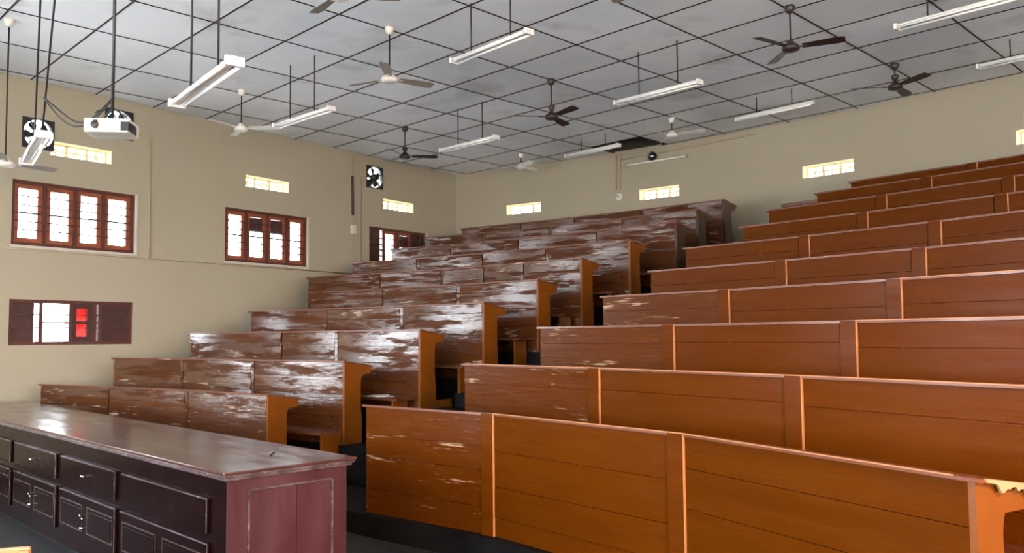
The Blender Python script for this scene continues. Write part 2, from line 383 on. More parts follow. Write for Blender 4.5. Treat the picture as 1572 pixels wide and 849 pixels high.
# ceiling: dark battens, boards laid in them
SU, SV, OU, OV = .883, 1.16, 4.13, 3.06
def clip(poly, A, B):
    n = Vector((-(B-A).y, (B-A).x)); out = []
    for i in range(len(poly)):
        p, q = poly[i], poly[(i+1) % len(poly)]; dp, dq = n.dot(p-A), n.dot(q-A)
        if dp >= 0: out.append(p)
        if (dp >= 0) != (dq >= 0): out.append(p + (q-p)*(dp/(dp-dq)))
    return out
def inroom(poly):
    n = len(room)
    for i in range(n):
        if len(poly) < 3: return []
        poly = clip(poly, room[i], room[(i+1) % n])
    return poly
def gp(u, v): return GU*u + GV*v
bm = bmesh.new()
def strip(poly, z0, z1):
    poly = inroom(poly)
    if len(poly) < 3: return
    A = [bm.verts.new((p.x, p.y, z0)) for p in poly]; B = [bm.verts.new((p.x, p.y, z1)) for p in poly]
    bm.faces.new(A); bm.faces.new(B)
    for i in range(len(poly)): bm.faces.new((A[i], A[(i+1) % len(poly)], B[(i+1) % len(poly)], B[i]))
for i in range(-9, 22):
    u = OU + SU*i; strip([gp(u-.009, -12), gp(u+.009, -12), gp(u+.009, 16), gp(u-.009, 16)], ZC-.007, ZC+.05)
for j in range(-11, 12):
    v_ = OV + SV*j; strip([gp(-5, v_-.009), gp(22, v_-.009), gp(22, v_+.009), gp(-5, v_+.009)], ZC-.006, ZC+.051)
ceil = put(bpy.data.objects.new('ceiling', mesh_of(bm, 'ceiling', M['grid'])), Matrix.Identity(4), None); ceil['kind'] = 'structure'
hole = on_plane(962, 222, ZC); hu, hv = GU.dot(hole.xy), GV.dot(hole.xy)
hi, hj = math.floor((hu-OU)/SU), math.floor((hv-OV)/SV)
for i in range(-9, 21):
    for j in range(-11, 11):
        if (i, j) == (hi, hj): continue
        g = .0085; u0, u1, v0, v1 = OU+SU*i+g, OU+SU*(i+1)-g, OV+SV*j+g, OV+SV*(j+1)-g
        poly = inroom([gp(u0, v0), gp(u0, v1), gp(u1, v1), gp(u1, v0)][::-1]) or inroom([gp(u0, v0), gp(u0, v1), gp(u1, v1), gp(u1, v0)])
        if len(poly) < 3: continue
        c = sum(poly, Vector((0, 0)))/len(poly); bm = bmesh.new(); sag = random.uniform(.0005, .004)
        A = [bm.verts.new((p.x-c.x, p.y-c.y, 0)) for p in poly]; B = [bm.verts.new((p.x-c.x, p.y-c.y, .01)) for p in poly]
        m0 = bm.verts.new((0, 0, -sag)); n = len(poly)
        for k in range(n):
            bm.faces.new((A[k], A[(k+1) % n], m0)); bm.faces.new((A[k], A[(k+1) % n], B[(k+1) % n], B[k]))
        bm.faces.new(B)
        me = mesh_of(bm, 'tile', M['tile'])
        put(bpy.data.objects.new('tile', me), Matrix.Translation((c.x, c.y, ZC)), ceil)
# unseen pendant lamp, added to warm the right-hand front ends of the seating
PL = Vector((2.3, 1.0, 2.75))
t = bpy.data.objects.new('added_pendant_lamp', None); COL.objects.link(t); t.location = PL; MWORLD[t.name] = Matrix.Translation(PL)
t['label'] = 'added warm enamel pendant lamp hanging near the front right rows'; t['category'] = 'lamp'
lathe('lamp_shade', Matrix.Translation(PL), [(.02, .20), (.05, .19), (.07, .12), (.18, .02), (.175, .02), (.065, .11), (.02, .18)], M['dark'], t, 24)
tube('cord', [PL+Vector((0, 0, .19)), (PL.x, PL.y, ZC-.003)], .005, M['cable'], t, 6)
l = bpy.data.lights.new('added_pendant_bulb', 'POINT'); l.energy = 420; l.color = (1.0, .56, .22); l.shadow_soft_size = .05
o = bpy.data.objects.new('added_pendant_bulb', l); COL.objects.link(o); o.location = PL + Vector((0, 0, .03))
# ------------------------------------------------------------------ tiers
H1 = ROWS[0][1]
R1J = [on_plane(x, y, ZE+H1).xy for x, y in ((562, 621), (758, 634.4), (1050, 665), (1485, 731.5))]
def wall_ang(R):                            # where the arc of radius R meets the left wall
    lo, hi = 15.0, 50.0
    for _ in range(40):
        m_ = (lo+hi)/2
        if (pol(m_, R)-W0).dot(WN) > 0: hi = m_
        else: lo = m_
    return hi
def tier(name, R0, R1_, z0, z1, t0=None, t1=74.0, mat='tier', inner=None):
    bm = bmesh.new(); n = 36
    a0 = wall_ang(R0) if t0 is None else t0; a1 = wall_ang(R1_) if t0 is None else t0
    inn = [pol(a0+(t1-a0)*i/n, R0) for i in range(n+1)] if inner is None else inner
    out = [pol(a1+(t1-a1)*i/n, R1_) for i in range(n+1)]
    if inner is not None:                   # resample inner onto the same number of points
        d = [0]
        for p, q in zip(inner, inner[1:]): d.append(d[-1]+(q-p).length)
        inn = []
        for i in range(n+1):
            s = d[-1]*i/n; k = max(j for j in range(len(d)-1) if d[j] <= s+1e-9); inn.append(inner[k].lerp(inner[k+1], (s-d[k])/(d[k+1]-d[k])))
    V = [[bm.verts.new((p.x, p.y, z)) for z in (z0, z1) for p in (inn[i], out[i])] for i in range(n+1)]  # in0,out0,in1,out1
    for A, B in zip(V, V[1:]):
        bm.faces.new((A[2], A[3], B[3], B[2])); bm.faces.new((A[0], A[2], B[2], B[0])); bm.faces.new((A[1], A[3], B[3], B[1])); bm.faces.new((A[0], A[1], B[1], B[0]))
    for A in (V[0], V[-1]): bm.faces.new((A[0], A[1], A[3], A[2]))
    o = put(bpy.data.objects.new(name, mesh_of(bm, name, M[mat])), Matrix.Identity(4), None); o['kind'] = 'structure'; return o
r1dir = [(q-p).normalized() for p, q in zip(R1J, R1J[1:])]
r1front = [R1J[0]-r1dir[0]*.16] + R1J[1:] + [pol(66, 18.2), pol(70, 18.2), pol(74, 18.2)]
r1front = [p + (Vector((CA, CB))-p).normalized()*.07 for p in r1front]
inner1 = [pol(wall_ang(ROWS[0][0]-.07)+i*(42.6-wall_ang(ROWS[0][0]-.07))/8, ROWS[0][0]-.07) for i in range(9)] + r1front
for k in range(1, 11):
    R0 = ROWS[k-1][0]-.05; Rn = ROWS[k][0]-.05 if k < 10 else RW-.002
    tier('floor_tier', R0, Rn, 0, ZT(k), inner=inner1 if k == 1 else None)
for k in range(1, 11):                      # half-height steps up the middle aisle
    zb = ZT(k-1) if k > 1 else 0
    Rk = ROWS[k-1][0]-.05
    tier('aisle_step', Rk-.27, Rk+.01, zb, (zb+ZT(k))/2, t0=40.3+k*.36, t1=44.3+k*.36 if k > 1 else 44.6)
# ------------------------------------------------------------------ rows of desks
DH = .90
POST = [(.0, .0), (.245, .0), (.250, .10), (.248, .28), (.238, .34), (.232, .42), (.232, .66), (.240, .71), (.258, .745), (.37, .75), (.385, .79), (.385, DH-.075), (.0, DH-.012)]
ORD = ['first', 'second', 'third', 'fourth', 'fifth', 'sixth', 'seventh', 'eighth', 'ninth', 'tenth']
LX = {1: [62.6, 168, 289, 409], 2: [174.5, 281, 390.4, 526], 3: [291.7, 433, 518.6, 642], 4: [384.8, 502, 619, 740],
      5: [475.7, 588, 706, 823], 6: [473.3, 584, 680, 743, 804.5, 890], 7: [540.6, 644, 741, 842, 964],
      8: [601.4, 695.8, 796, 916, 1035.5], 9: [656.6, 745.6, 847.7, 960, 1068.5], 10: [709, 800, 886, 988, 1108.7]}
RX = {1: None, 2: [713, 920.8, 1231], 3: [829, 1035, 1315], 4: [925.5, 1119.5, 1384], 5: [999, 1207, 1421.6],
      6: [1052.6, 1242.5, 1444.7], 7: [1139.5, 1332, 1547], 8: [1180, 1361, 1557], 9: [1254, 1430], 10: [1306, 1500]}
def jangles(xs, k):
    R, H = ROWS[k-1]; out = []
    for x in xs:
        y = 450
        for _ in range(6):                  # point of the row's arc seen in image column x
            P = on_arc(x, y, R); v = Vector((P.x, P.y, ZE+H))-EYE; y = CY-F*v.dot(up)/v.dot(fwd)
        out.append(ang(P))
    return out
TILT = {1: (-.07, -.02), 2: (-.075, -.03), 3: (-.075, -.03), 4: (-.06, -.02), 5: (-.035, -.008), 6: (-.012, .008), 7: (-.002, .015), 8: (.01, .035), 9: (.02, .045), 10: (.03, .05)}
WORNR = {(2, 0), (3, 0), (4, 0), (1, 0)}
def desk_row(k, side, pts, label, group, stile, seed, left_lip=True):
    rnd = random.Random(seed); z0 = ZT(k); zt = z0+DH
    if k == 1 and side == 'right': zt = ZE+H1
    root = thing('desk_row', label, 'desk', (pts[0].x, pts[0].y, z0), group)
    n = len(pts)-1
    for i in range(n):
        A, B = pts[i], pts[i+1]; Lb = (B-A).length; fr_ = frame2(A, B-A, z0)
        if side == 'left': key = 'plank_left'
        else: key = 'plank_right_worn' if (k, i) in WORNR else 'plank_right'
        last = i == n-1
        sw = 0 if last else (stile if side == 'right' else (.05 if rnd.random() < .55 else .0))
        gap = .016 if side == 'left' else .012; 
        x1 = Lb-sw-(0 if last else gap)
        cuts = [0, .30+rnd.uniform(-.03, .03), .52+rnd.uniform(-.03, .03), .73+rnd.uniform(-.04, .04), DH-.002]
        if side == 'right' and k == 1: cuts = [[0, .20, .47, .65, .9], [0, .14, .36, .62, .9], [0, .22, .47, .70, .9]][i % 3][:4] + [DH-.002]
        if side == 'right' and k > 1 and rnd.random() < .35: cuts.pop(2)
        for q, (c0, c1) in enumerate(zip(cuts, cuts[1:])):
            dy = rnd.uniform(-.0025, .0025)
            fp = fr_
            if side == 'left': fp = fr_ @ Matrix.Translation((0, 0, c0)) @ Matrix.Rotation(rnd.uniform(*TILT[k]), 4, 'X') @ Matrix.Rotation(rnd.uniform(-.006, .006), 4, 'Z') @ Matrix.Translation((0, 0, -c0))
            box('plank', fp, (.003, x1, dy, .020, c0+.002, c1-.0015), M[key], root)
        if sw:
            if side == 'right': box('worn_lit_edge', fr_, (Lb, Lb+.007, -.016, .0, 0, DH-.003), M['wornlitedge'], root)
            box('batten', fr_, (Lb-sw, Lb, -.016 if side == 'right' else -.004, .02, 0, DH-.003), M[key if side == 'left' else 'plank_right'], root)
        e0 = .035 if i == 0 else 0; torn = side == 'right' and k == 1 and last; e1 = .05 if torn else .04 if last else 0
        prism('desk_top', fr_, [(-.014, DH), (-.014, DH-.018), (.405, DH-.085), (.41, DH-.065)], -e0, Lb+e1-(.0 if not torn else .0), M['top'], root)
        if side == 'right' and k <= 4 and i >= (1 if k < 3 else 2) - (k == 2): box('worn_lit_edge', fr_, (.0, Lb-(.05 if torn else 0), -.0165, -.0105, DH-.004, DH+.002), M['wornlitedge'], root)  # right-hand bays only: warm-lit line along the lip, put in as colour
        # framing behind the planks that carries them
        box('rail', fr_, (0, Lb, .0245, .06, DH-.12, DH-.03), M['seat'], root)
    A, B = pts[0], pts[1]; prism('end_board', frame2(A, B-A, z0), [(u+.004, z) for u, z in POST], 0, .03, M['end'], root)
    A, B = pts[-2], pts[-1]; Lb = (B-A).length
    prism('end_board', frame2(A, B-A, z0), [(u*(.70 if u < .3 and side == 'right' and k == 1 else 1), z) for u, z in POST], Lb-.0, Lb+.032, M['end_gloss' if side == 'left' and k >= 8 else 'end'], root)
    for i in range(1, n):
        A, B = pts[i], pts[i+1]
        prism('support_board', frame2(A, B-A, z0), [(u+.03, z) if u < .01 else (u, z) for u, z in POST], -.015, .015, M['end'], root)
    return root
LPTS, RPTS = {}, {}
for k in range(1, 11):
    LPTS[k] = [pol(t, ROWS[k-1][0]) for t in jangles(LX[k], k)]
    if k == 1: RPTS[1] = R1J
    else:
        t = jangles(RX[k], k); st = (t[-1]-t[0])/(len(t)-1)
        while t[-1]+st*.6 < 63: t.append(t[-1]+st)
        t[-1] = min(t[-1], 63.5)
        RPTS[k] = [pol(x, ROWS[k-1][0]) for x in t]
extraL = {1: 'the lowest, ends beside the lab table', 2: 'just above the lowest one', 3: 'its end board footed by a low rail', 4: 'its paint scraped pale in the middle',
          5: 'its aisle bay glaring white', 6: 'its middle bays scraped white', 7: 'one bay wholly scraped pale', 8: 'its near bay crossing the last window', 9: 'partly hidden under the top row', 10: 'the topmost, against the back wall'}
for k in range(1, 11):
    wn = 'worn dark brown varnished curved desk row left of aisle, %s up from the floor' % ORD[k-1]
    if k == 10: wn = 'topmost dark brown desk row left of the aisle, below the back wall'
    if k == 1: wn = 'lowest dark brown desk row left of the aisle, just behind the lab table'
    desk_row(k, 'left', LPTS[k], wn, 'desk rows left of the aisle', .05, 100+k)
    wn = 'orange-brown varnished curved desk row right of aisle, %s up from the floor' % ORD[k-1]
    if k == 10: wn = 'topmost orange-brown desk row right of the aisle, below the back wall'
    if k == 1: wn = 'lowest and nearest orange-brown desk row, on the dark plinth, right of the aisle'
    desk_row(k, 'right', RPTS[k], wn, 'desk rows right of the aisle', .115, 200+k)
# torn edge at the near right end of the lowest right row
root = [o for o in COL.objects if o.name.startswith('desk_row') and 'nearest' in o.get('label', '')][0]
A, B = RPTS[1][-2], RPTS[1][-1]; Lb = (B-A).length; fz = frame2(A, B-A, ZT(1))
bm = bmesh.new(); prev = None; rnd = random.Random(3); N = 22
for i in range(N+1):
    u = .03+.40*i/N; zt_ = DH-.006-(u+.0)*.155; d = .012+.018*rnd.random() if 3 < i < N-2 else .008; d += .02 if i in (5, 6, 16, N) else 0
    ring = [bm.verts.new((x, u, z)) for x, z in ((Lb+.0505, zt_+.008), (Lb+.062, zt_+.006), (Lb+.062, zt_-d), (Lb+.0505, zt_-d))]
    if prev:
        for q in range(4): bm.faces.new((prev[q], prev[(q+1) % 4], ring[(q+1) % 4], ring[q]))
    else: bm.faces.new(ring)
    prev = ring
bm.faces.new(prev[::-1])
o = put(bpy.data.objects.new('torn_edge', mesh_of(bm, 'torn_edge', M['rawwood'])), fz, root); o['label'] = 'torn pale splintered edge'
# ------------------------------------------------------------------ bench seats (fixed in front of the next row's panel)
def bench(k, side, pts, label, group, ins):
    z = ZT(k); h = .475
    root = thing('bench_seat', label, 'bench', (pts[0].x, pts[0].y, z), group)
    n = len(pts)-1; proud = .004 if side == 'left' else .02
    for i in range(n):
        A, B = pts[i], pts[i+1]; Lb = (B-A).length; f = frame2(A, B-A, z)
        box('seat_board', f, (-(.12 if i == 0 else 0), Lb+(0 if i == n-1 else 0)-(ins*.35 if i == n-1 else 0), -.29, -proud, h-.03, h), M['seat'], root)
        if i == 0: box('leg_board', f, (.0, .03, -.26, -.05, 0, h-.031), M['end'], root)
        x = Lb-.03-(ins if i == n-1 else 0)
        box('leg_board', f, (x, x+.03, -.275+(.0 if ins < .05 else .01), -.01-(.0 if ins < .05 else .04)-(proud), 0, h-.031), M['end'], root)
    return root
for k in range(1, 10):
    bench(k, 'left', LPTS[k+1], 'dark plank bench seat behind the %s left desk row from the floor' % ORD[k-1], 'bench seats left of the aisle', .0 if k == 1 else .12)
    bench(k, 'right', RPTS[k+1], 'dark plank bench seat behind the %s right desk row from the floor' % ORD[k-1], 'bench seats right of the aisle', .1)
# low rail closing the foot of the third left row's end
A, B = LPTS[3][-2], LPTS[3][-1]; f3 = frame2(A, B-A, ZT(3)); Lb = (B-A).length
root3 = [o for o in COL.objects if o.name.startswith('desk_row') and 'left of aisle, third' in o.get('label', '')][0]
box('foot_rail', f3, (Lb, Lb+.03, .25, .52, 0, .09), M['end'], root3)
# small desk top seen above the eighth right row
P = on_arc(1199, 313, ROWS[8][0]); Q = on_arc(1262, 306.5, ROWS[8][0])
f = frame2(P.xy, Q.xy-P.xy, ZT(9)); Lq = (Q.xy-P.xy).length; zq = z_for(P, 313)-ZT(9)
t = thing('low_desk', 'short dark desk standing left of the ninth right row, top showing', 'desk', (P.x, P.y, ZT(9)))
box('desk_top', f, (0, Lq, 0, .38, zq-.05, zq), M['seat'], t)
for x in (.03, Lq-.07):
    for y in (.03, .31): box('leg', f, (x, x+.04, y, y+.04, 0, zq-.05), M['seat'], t)
# ------------------------------------------------------------------ windows of the left wall
def window(n, rect, sashes, slats, parentlabel, grey=()):
    s0, s1, z0, z1 = rect
    root = thing('window_%d' % n, None, None, fl(s0, z0, 0), kind='structure')
    a_, b_ = .03, .10
    fw = .045
    mapped('window_frame', fl, [(s0, s1, z0, z0+fw, a_, b_), (s0, s1, z1-fw, z1, a_, b_), (s0, s0+fw, z0+fw, z1-fw, a_, b_), (s1-fw, s1, z0+fw, z1-fw, a_, b_)], M['frame'], root)
    m_ = M['redframe'] if n < 4 else M['shutter']
    for i, (x0, x1, typ) in enumerate(sashes):
        if i: mapped('mullion', fl, [(x0-.025, x0+.025, z0+fw, z1-fw, a_, .17)], M['frame'], root)
        x0 += .020 if i else fw-.005; x1 -= .020 if i < len(sashes)-1 else fw-.005
        y0, y1 = z0+fw-.006, z1-fw+.006
        if typ in ('glass', 'top_shut', 'red'):
            st = .066 if typ != 'red' else .075
            sa = mapped('sash', fl, [(x0, x0+st, y0, y1, .06, .12), (x1-st, x1, y0, y1, .06, .12), (x0+st, x1-st, y0, y0+st, .06, .095), (x0+st, x1-st, y1-st, y1, .06, .095)] + ([(x0+st, x1-st, (y0+y1)/2-.025, (y0+y1)/2+.025, .06, .095)] if typ == 'red' else []), m_, root)
            if typ == 'top_shut':
                ym = y1-st-(y1-y0)*.30
                mapped('pane', fl, [(x0+st, x1-st, y0+st, ym, .075, .080)], M['glass'], sa)
                for q in range(4):
                    za = ym+(y1-st-ym)*q/4; mapped('slat', fl, [(x0+st, x1-st, za-.004, za+(y1-st-ym)/4-.004, .066+.006*(q % 2), .090+.006*(q % 2))], M['shutter'], sa)
            elif typ == 'red':
                for ya, yb in ((y0+st, (y0+y1)/2-.025), ((y0+y1)/2+.025, y1-st)): mapped('pane', fl, [(x0+st, x1-st, ya, yb, .075, .080)], M['redglass'], sa)['label'] = 'red glass pane'
            else: mapped('pane', fl, [(x0+st, x1-st, y0+st, y1-st, .075, .080)], M['glass'], sa)
        elif typ == 'shut':
            sh = mapped('shutter', fl, [(x0, x0+.06, y0, y1, .055, .09), (x1-.06, x1, y0, y1, .055, .09), (x0+.06, x1-.06, y0, y0+.05, .055, .09), (x0+.06, x1-.06, y1-.05, y1, .055, .09)], M['shutter'], root)
            ns = 5 if n == 4 else 7
            for q in range(ns):
                za = y0+.05+(y1-y0-.1)*q/ns; hh = (y1-y0-.1)/ns
                mapped('slat', fl, [(x0+.055, x1-.055, za-.004, za+hh+.004, .060+.008*(q % 2), .080+.008*(q % 2))], M['shutter'], sh)
        elif typ == 'slitshut':               # shutter standing ajar, a bright slit beside it
            sh = mapped('shutter', fl, [(x0, x1-.06, y0, y1, .055, .09)], M['shutter'], root)
        elif typ == 'open':
            mapped('crossbar', fl, [(x0, x1, (y0+y1)/2-.012, (y0+y1)/2+.012, .06, .085)], M['shutter'], root)
    for fz_ in ((.24, .38, .50, .63, .76) if n < 4 else (.33, .62)):
        zz = z1-(z1-z0)*fz_; th = .022 if fz_ == .50 else .015
        mapped('grille_bar', fl, [(s0+fw, s1-fw, zz-th/2, zz+th/2, .012, .012+th)], M['iron'], root)
    return root
J1 = [-.10, .338, .755, 1.157, 1.615]
window(1, WIN[1], [(a_, b_, 'glass') for a_, b_ in zip(J1, J1[1:])], 0, '')
J2 = [3.166, 3.60, 4.03, 4.45, 4.865]
window(2, WIN[2], [(J2[0], J2[1], 'glass'), (J2[1], J2[2], 'top_shut'), (J2[2], J2[3], 'top_shut'), (J2[3], J2[4], 'glass')], 0, '')
J3 = [6.392, 6.80, 7.20, 7.62, 8.02]
window(3, WIN[3], [(J3[0], J3[1], 'slitshut'), (J3[1], J3[2], 'glass'), (J3[2], J3[3], 'top_shut'), (J3[3], J3[4], 'shut')], 0, '')
window(4, WIN[4], [(-.10, .30+.02, 'slitshut'), (.32, .722, 'open'), (.722, 1.06, 'red'), (1.06, 1.135, 'open'), (1.135, 1.615, 'shut')], 0, '')
for n, h in ((5, holesL[7]), (6, holesL[10])):
    w = (h[1]-h[0])/4; window(n if n < 4 else n, h, [(h[0]+w*i, h[0]+w*(i+1), 'glass') for i in range(4)], 0, '')
# knobs on window 2 and 3
# ventilators with moulded concrete grilles
def ventilator(n, fn, a0, a1, z0, z1, units):
    root = thing('window_%d' % n, None, None, fn(a0, z0, 0), kind='structure')
    k = 3; w = (a1-a0)/k
    u = units                               # length of one wall unit per s unit
    bars = []
    for q in range(k+1):
        c = a0+w*q; bars.append((max(a0, c-.020/u), min(a1, c+.020/u), z0, z1, .16, .21))
    bars += [(a0, a1, z0, z0+.02, .16, .21), (a0, a1, z1-.02, z1, .16, .21), (a0, a1, (z0+z1)/2-.010, (z0+z1)/2+.010, .165, .205)]
    g_ = mapped('grille', fn, bars, M['jali'], root)
    for q in range(k):
        cx_ = a0+w*(q+.5)
        mapped('grille_block', fn, [(cx_-.05/u, cx_+.05/u, (z0+z1)/2-.035, (z0+z1)/2-.02, .165, .205), (cx_-.05/u, cx_+.05/u, (z0+z1)/2+.02, (z0+z1)/2+.035, .165, .205), (cx_-.006/u, cx_+.006/u, z0+.014, z1-.014, .165, .205)], M['jali'], root)
for i, (a0, a1) in enumerate(VENT): ventilator(11+i, fl, a0, a1, E_+2.575, E_+2.77, 1)
for i, (a0, a1) in enumerate(VB): ventilator(21+i, fb, a0, a1, E_+2.575, E_+2.775, RW*pi/180)
# thin painted lip around the windows
for i, k in enumerate((1, 2, 3)):
    s0, s1, z0, z1 = WIN[k]
    mapped('trim_%d' % (i+1), fl, [(s1, s1+.035, z0-.03, z1+.01, -.012, -.001), (s0-.02, s1, z0-.035, z0-.002, -.012, -.001)], M['lip'], None, 'structure')
# door frame in the right wall, behind the camera
d0, d1 = DOOR
root = thing('door_1', None, None, fr(d0, .02, 0), kind='structure')
mapped('door_frame', fr, [(d0, d0+.07, .02, 2.6, .02, .12), (d1-.07, d1, .02, 2.6, .02, .12), (d0+.07, d1-.07, 2.53, 2.6, .02, .12)], M['redframe'], root)
# ------------------------------------------------------------------ exhaust fans in the left wall
def wall_local(s, z):                       # local x along wall, local y up, local z into the room
    P = W0 + WD*s; return Matrix(((WD.x, 0, WN.x, P.x), (WD.y, 0, WN.y, P.y), (0, 1, 0, z), (0, 0, 0, 1)))
def ringplate(bm, half, rin, z0, z1, n=32):
    for z in (z0, z1):
        pass
    outer = []
    for i in range(n):
        t = 2*pi*i/n; c, s = cos(t), sin(t); q = half/max(abs(c), abs(s)); outer.append((c*q, s*q))
    V = [[bm.verts.new((x, y, z)) for z in (z0, z1)] for x, y in outer]; U = [[bm.verts.new((rin*cos(2*pi*i/n), rin*sin(2*pi*i/n), z)) for z in (z0, z1)] for i in range(n)]
    for i in range(n):
        j = (i+1) % n
        bm.faces.new((V[i][0], V[j][0], U[j][0], U[i][0])); bm.faces.new((V[i][1], V[j][1], U[j][1], U[i][1]))
        bm.faces.new((V[i][0], V[j][0], V[j][1], V[i][1])); bm.faces.new((U[i][0], U[j][0], U[j][1], U[i][1]))
def exhaust(s0, s1, z, label, a0):
    c = (s0+s1)/2; half = (s1-s0)/2; mw = wall_local(c, ZE+z)
    root = thing('exhaust_fan', label, 'fan', mw.translation, 'exhaust fans in the left wall')
    bm = bmesh.new(); ringplate(bm, half, half*.93, -.10, .012); put(bpy.data.objects.new('frame', mesh_of(bm, 'frame', M['dark'])), mw, root)
    mo = bpy.data.objects.new('motor', None)
    lathe('motor', mw, [(0, -.09), (half*.30, -.09), (half*.34, -.05), (half*.30, .02), (half*.15, .05), (0, .055)], M['dark'], root, 20)
    for q in range(5):
        t = a0+q*2*pi/5; bm = bmesh.new(); r0, r1 = half*.28, half*.84; hw = half*.30
        vs = []
        for r, w_ in ((r0, hw*.5), (half*.6, hw), (r1, hw*.8)):
            for sgn in (-1, 1):
                for dz in (0, .004): vs.append(bm.verts.new((r, sgn*w_, -.06+dz+sgn*.02)))
        for k in range(2):
            b = k*4; A = [vs[b], vs[b+1], vs[b+3], vs[b+2]]; B = [vs[b+4], vs[b+5], vs[b+7], vs[b+6]]
            for j in range(4): bm.faces.new((A[j], A[(j+1) % 4], B[(j+1) % 4], B[j]))
            if k == 0: bm.faces.new(A)
            else: bm.faces.new(B[::-1])
        if q in (0, 1, 4) or half < .1: pass
        put(bpy.data.objects.new('blade', mesh_of(bm, 'blade', M['dark'])), mw @ Matrix.Rotation(t, 4, 'Z'), root)
    for t in (0, pi/2+.2):
        bm = bmesh.new(); bmbox(bm, -half*.93, half*.93, -.010, .010, .005, .015); put(bpy.data.objects.new('bracket', mesh_of(bm, 'bracket', M['dark'])), mw @ Matrix.Rotation(t+.4, 4, 'Z'), root)
    return root
exhaust(*EXH[1], EXZ[1], 'round black exhaust fan high on left wall near the back corner', .3)
exhaust(*EXH[0], EXZ[0], 'black exhaust fan in the wall behind the white projector', 1.1)
exhaust(*EXH[2], EXZ[2], 'black exhaust fan in the wall behind the leftmost tube light', .7)
# ------------------------------------------------------------------ ceiling fans
def blade_mesh(mat, L_=.43, w0=.085, w1=.125):
    key = ('blade', mat.name, L_)
    if key not in CACHE:
        bm = bmesh.new(); prev = None
        for k in range(7):
            t = k/6; x = .12+L_*t; w = w0+(w1-w0)*min(1, t*1.3); w *= 1 if k < 6 else .80
            tilt = -.21; ring = [bm.verts.new((x, y, y*tilt+dz)) for y, dz in ((-w/2, 0), (w/2, 0), (w/2, .006), (-w/2, .006))]
            if prev:
                for j in range(4): bm.faces.new((prev[j], prev[(j+1) % 4], ring[(j+1) % 4], ring[j]))
            else: bm.faces.new(ring)
            prev = ring
        bm.faces.new(prev[::-1]); CACHE[key] = mesh_of(bm, 'blade', mat)
    return CACHE[key]
def arm_mesh(mat):
    key = ('arm', mat.name)
    if key not in CACHE:
        bm = bmesh.new(); bmbox(bm, .06, .17, -.018, .018, -.006, .0); CACHE[key] = mesh_of(bm, 'blade_arm', mat)
    return CACHE[key]
def ceiling_fan(P, drop, tips, label, body, blade, canopy, rodmat=None, group='ceiling fans', double=False, yhub=None):
    """P plan point of the rod, tips = image point of one blade's tip, which fixes the angle of the three"""
    zh = ZC-drop; root = thing('ceiling_fan', label, 'fan', (P.x, P.y, zh), group); T = Matrix.Translation((P.x, P.y, zh))
    rodmat = rodmat or M['rod']
    lathe('canopy', T, [(0, drop), (.052, drop), (.055, drop-.02), (.040, drop-.07), (.016, drop-.085), (0, drop-.085)], canopy, root, 16)
    tube('rod', [(P.x, P.y, zh+.05), (P.x, P.y, ZC-.07)], .009, rodmat, root)
    if double: lathe('lower_canopy', T, [(.011, .155), (.045, .15), (.046, .12), (.03, .085), (.012, .075)], canopy, root, 16)
    lathe('motor', T, [(0, .075), (.03, .07), (.045, .05), (.055, .035), (.085, .018), (.095, -.005), (.09, -.03), (.06, -.045), (.0, -.05)], body, root, 24)
    a0 = 0
    if tips is not None:
        q = on_plane(tips[0], tips[1], zh); a0 = atan2(q.y-P.y, q.x-P.x)
    for i in range(3):
        R_ = T @ Matrix.Rotation(a0+i*2*pi/3, 4, 'Z')
        b_ = put(bpy.data.objects.new('blade', blade_mesh(blade)), R_, root)
        put(bpy.data.objects.new('blade_arm', arm_mesh(body)), R_, b_)
    return root
def cfan(xt, yt, yb, tips, label, body, blade, canopy, **kw):
    P = on_plane(xt, yt, ZC); zh = z_for(P, yb); return ceiling_fan(P, ZC-zh, tips, label, body, blade, canopy, **kw)
fwt, fgr, db = M['fanwhite'], M['fangrey'], M['darkbrown']
cfan(598, 42, 121, (657, 131), 'white ceiling fan with dusty blades hanging in left centre of ceiling', fwt, fgr, fwt)
cfan(371, 138, 197, (348, 191), 'white ceiling fan close to the left wall top', fwt, fwt, fwt)
cfan(800, 236, 256, (825, 262), 'small far white ceiling fan near the back corner', fwt, fwt, fwt)
cfan(1031, 181, 207, (1078, 202), 'white ceiling fan with bright blades beside the missing ceiling board', fwt, fwt, fwt)
cfan(621.5, 195, 240, (666, 241), 'black ceiling fan hanging over the back left corner', M['dark'], M['dark'], M['dark'], double=True)
cfan(846, 122, 179, (895, 161), 'dark brown ceiling fan in the middle of the hall', db, db, db, double=True)
cfan(1212, 9, 73, (1298, 60), 'largest dark brown ceiling fan, upper right of the ceiling', db, db, db)
cfan(1373, 98, 133, (1427, 113), 'dark brown ceiling fan at far right near the back wall', db, db, db, double=True)
zf = ZC-.42
P = on_plane(522, -8, zf); ceiling_fan(Vector((P.x, P.y, 0)), .42, (474, 26), 'grey-bladed ceiling fan cut off by the top edge, left', fwt, fgr, fwt)
P = on_plane(985, -33, zf); ceiling_fan(Vector((P.x, P.y, 0)), .42, (945, 6), 'grey fan cut off by the top edge, only one blade tip showing', fwt, fgr, fwt)
zf = ZE+1.95; P = on_plane(8, 250, zf); ceiling_fan(Vector((P.x, P.y, 0)), ZC-zf, (66, 259), 'low hanging fan with one grey blade showing at the left edge', fwt, fgr, fwt)
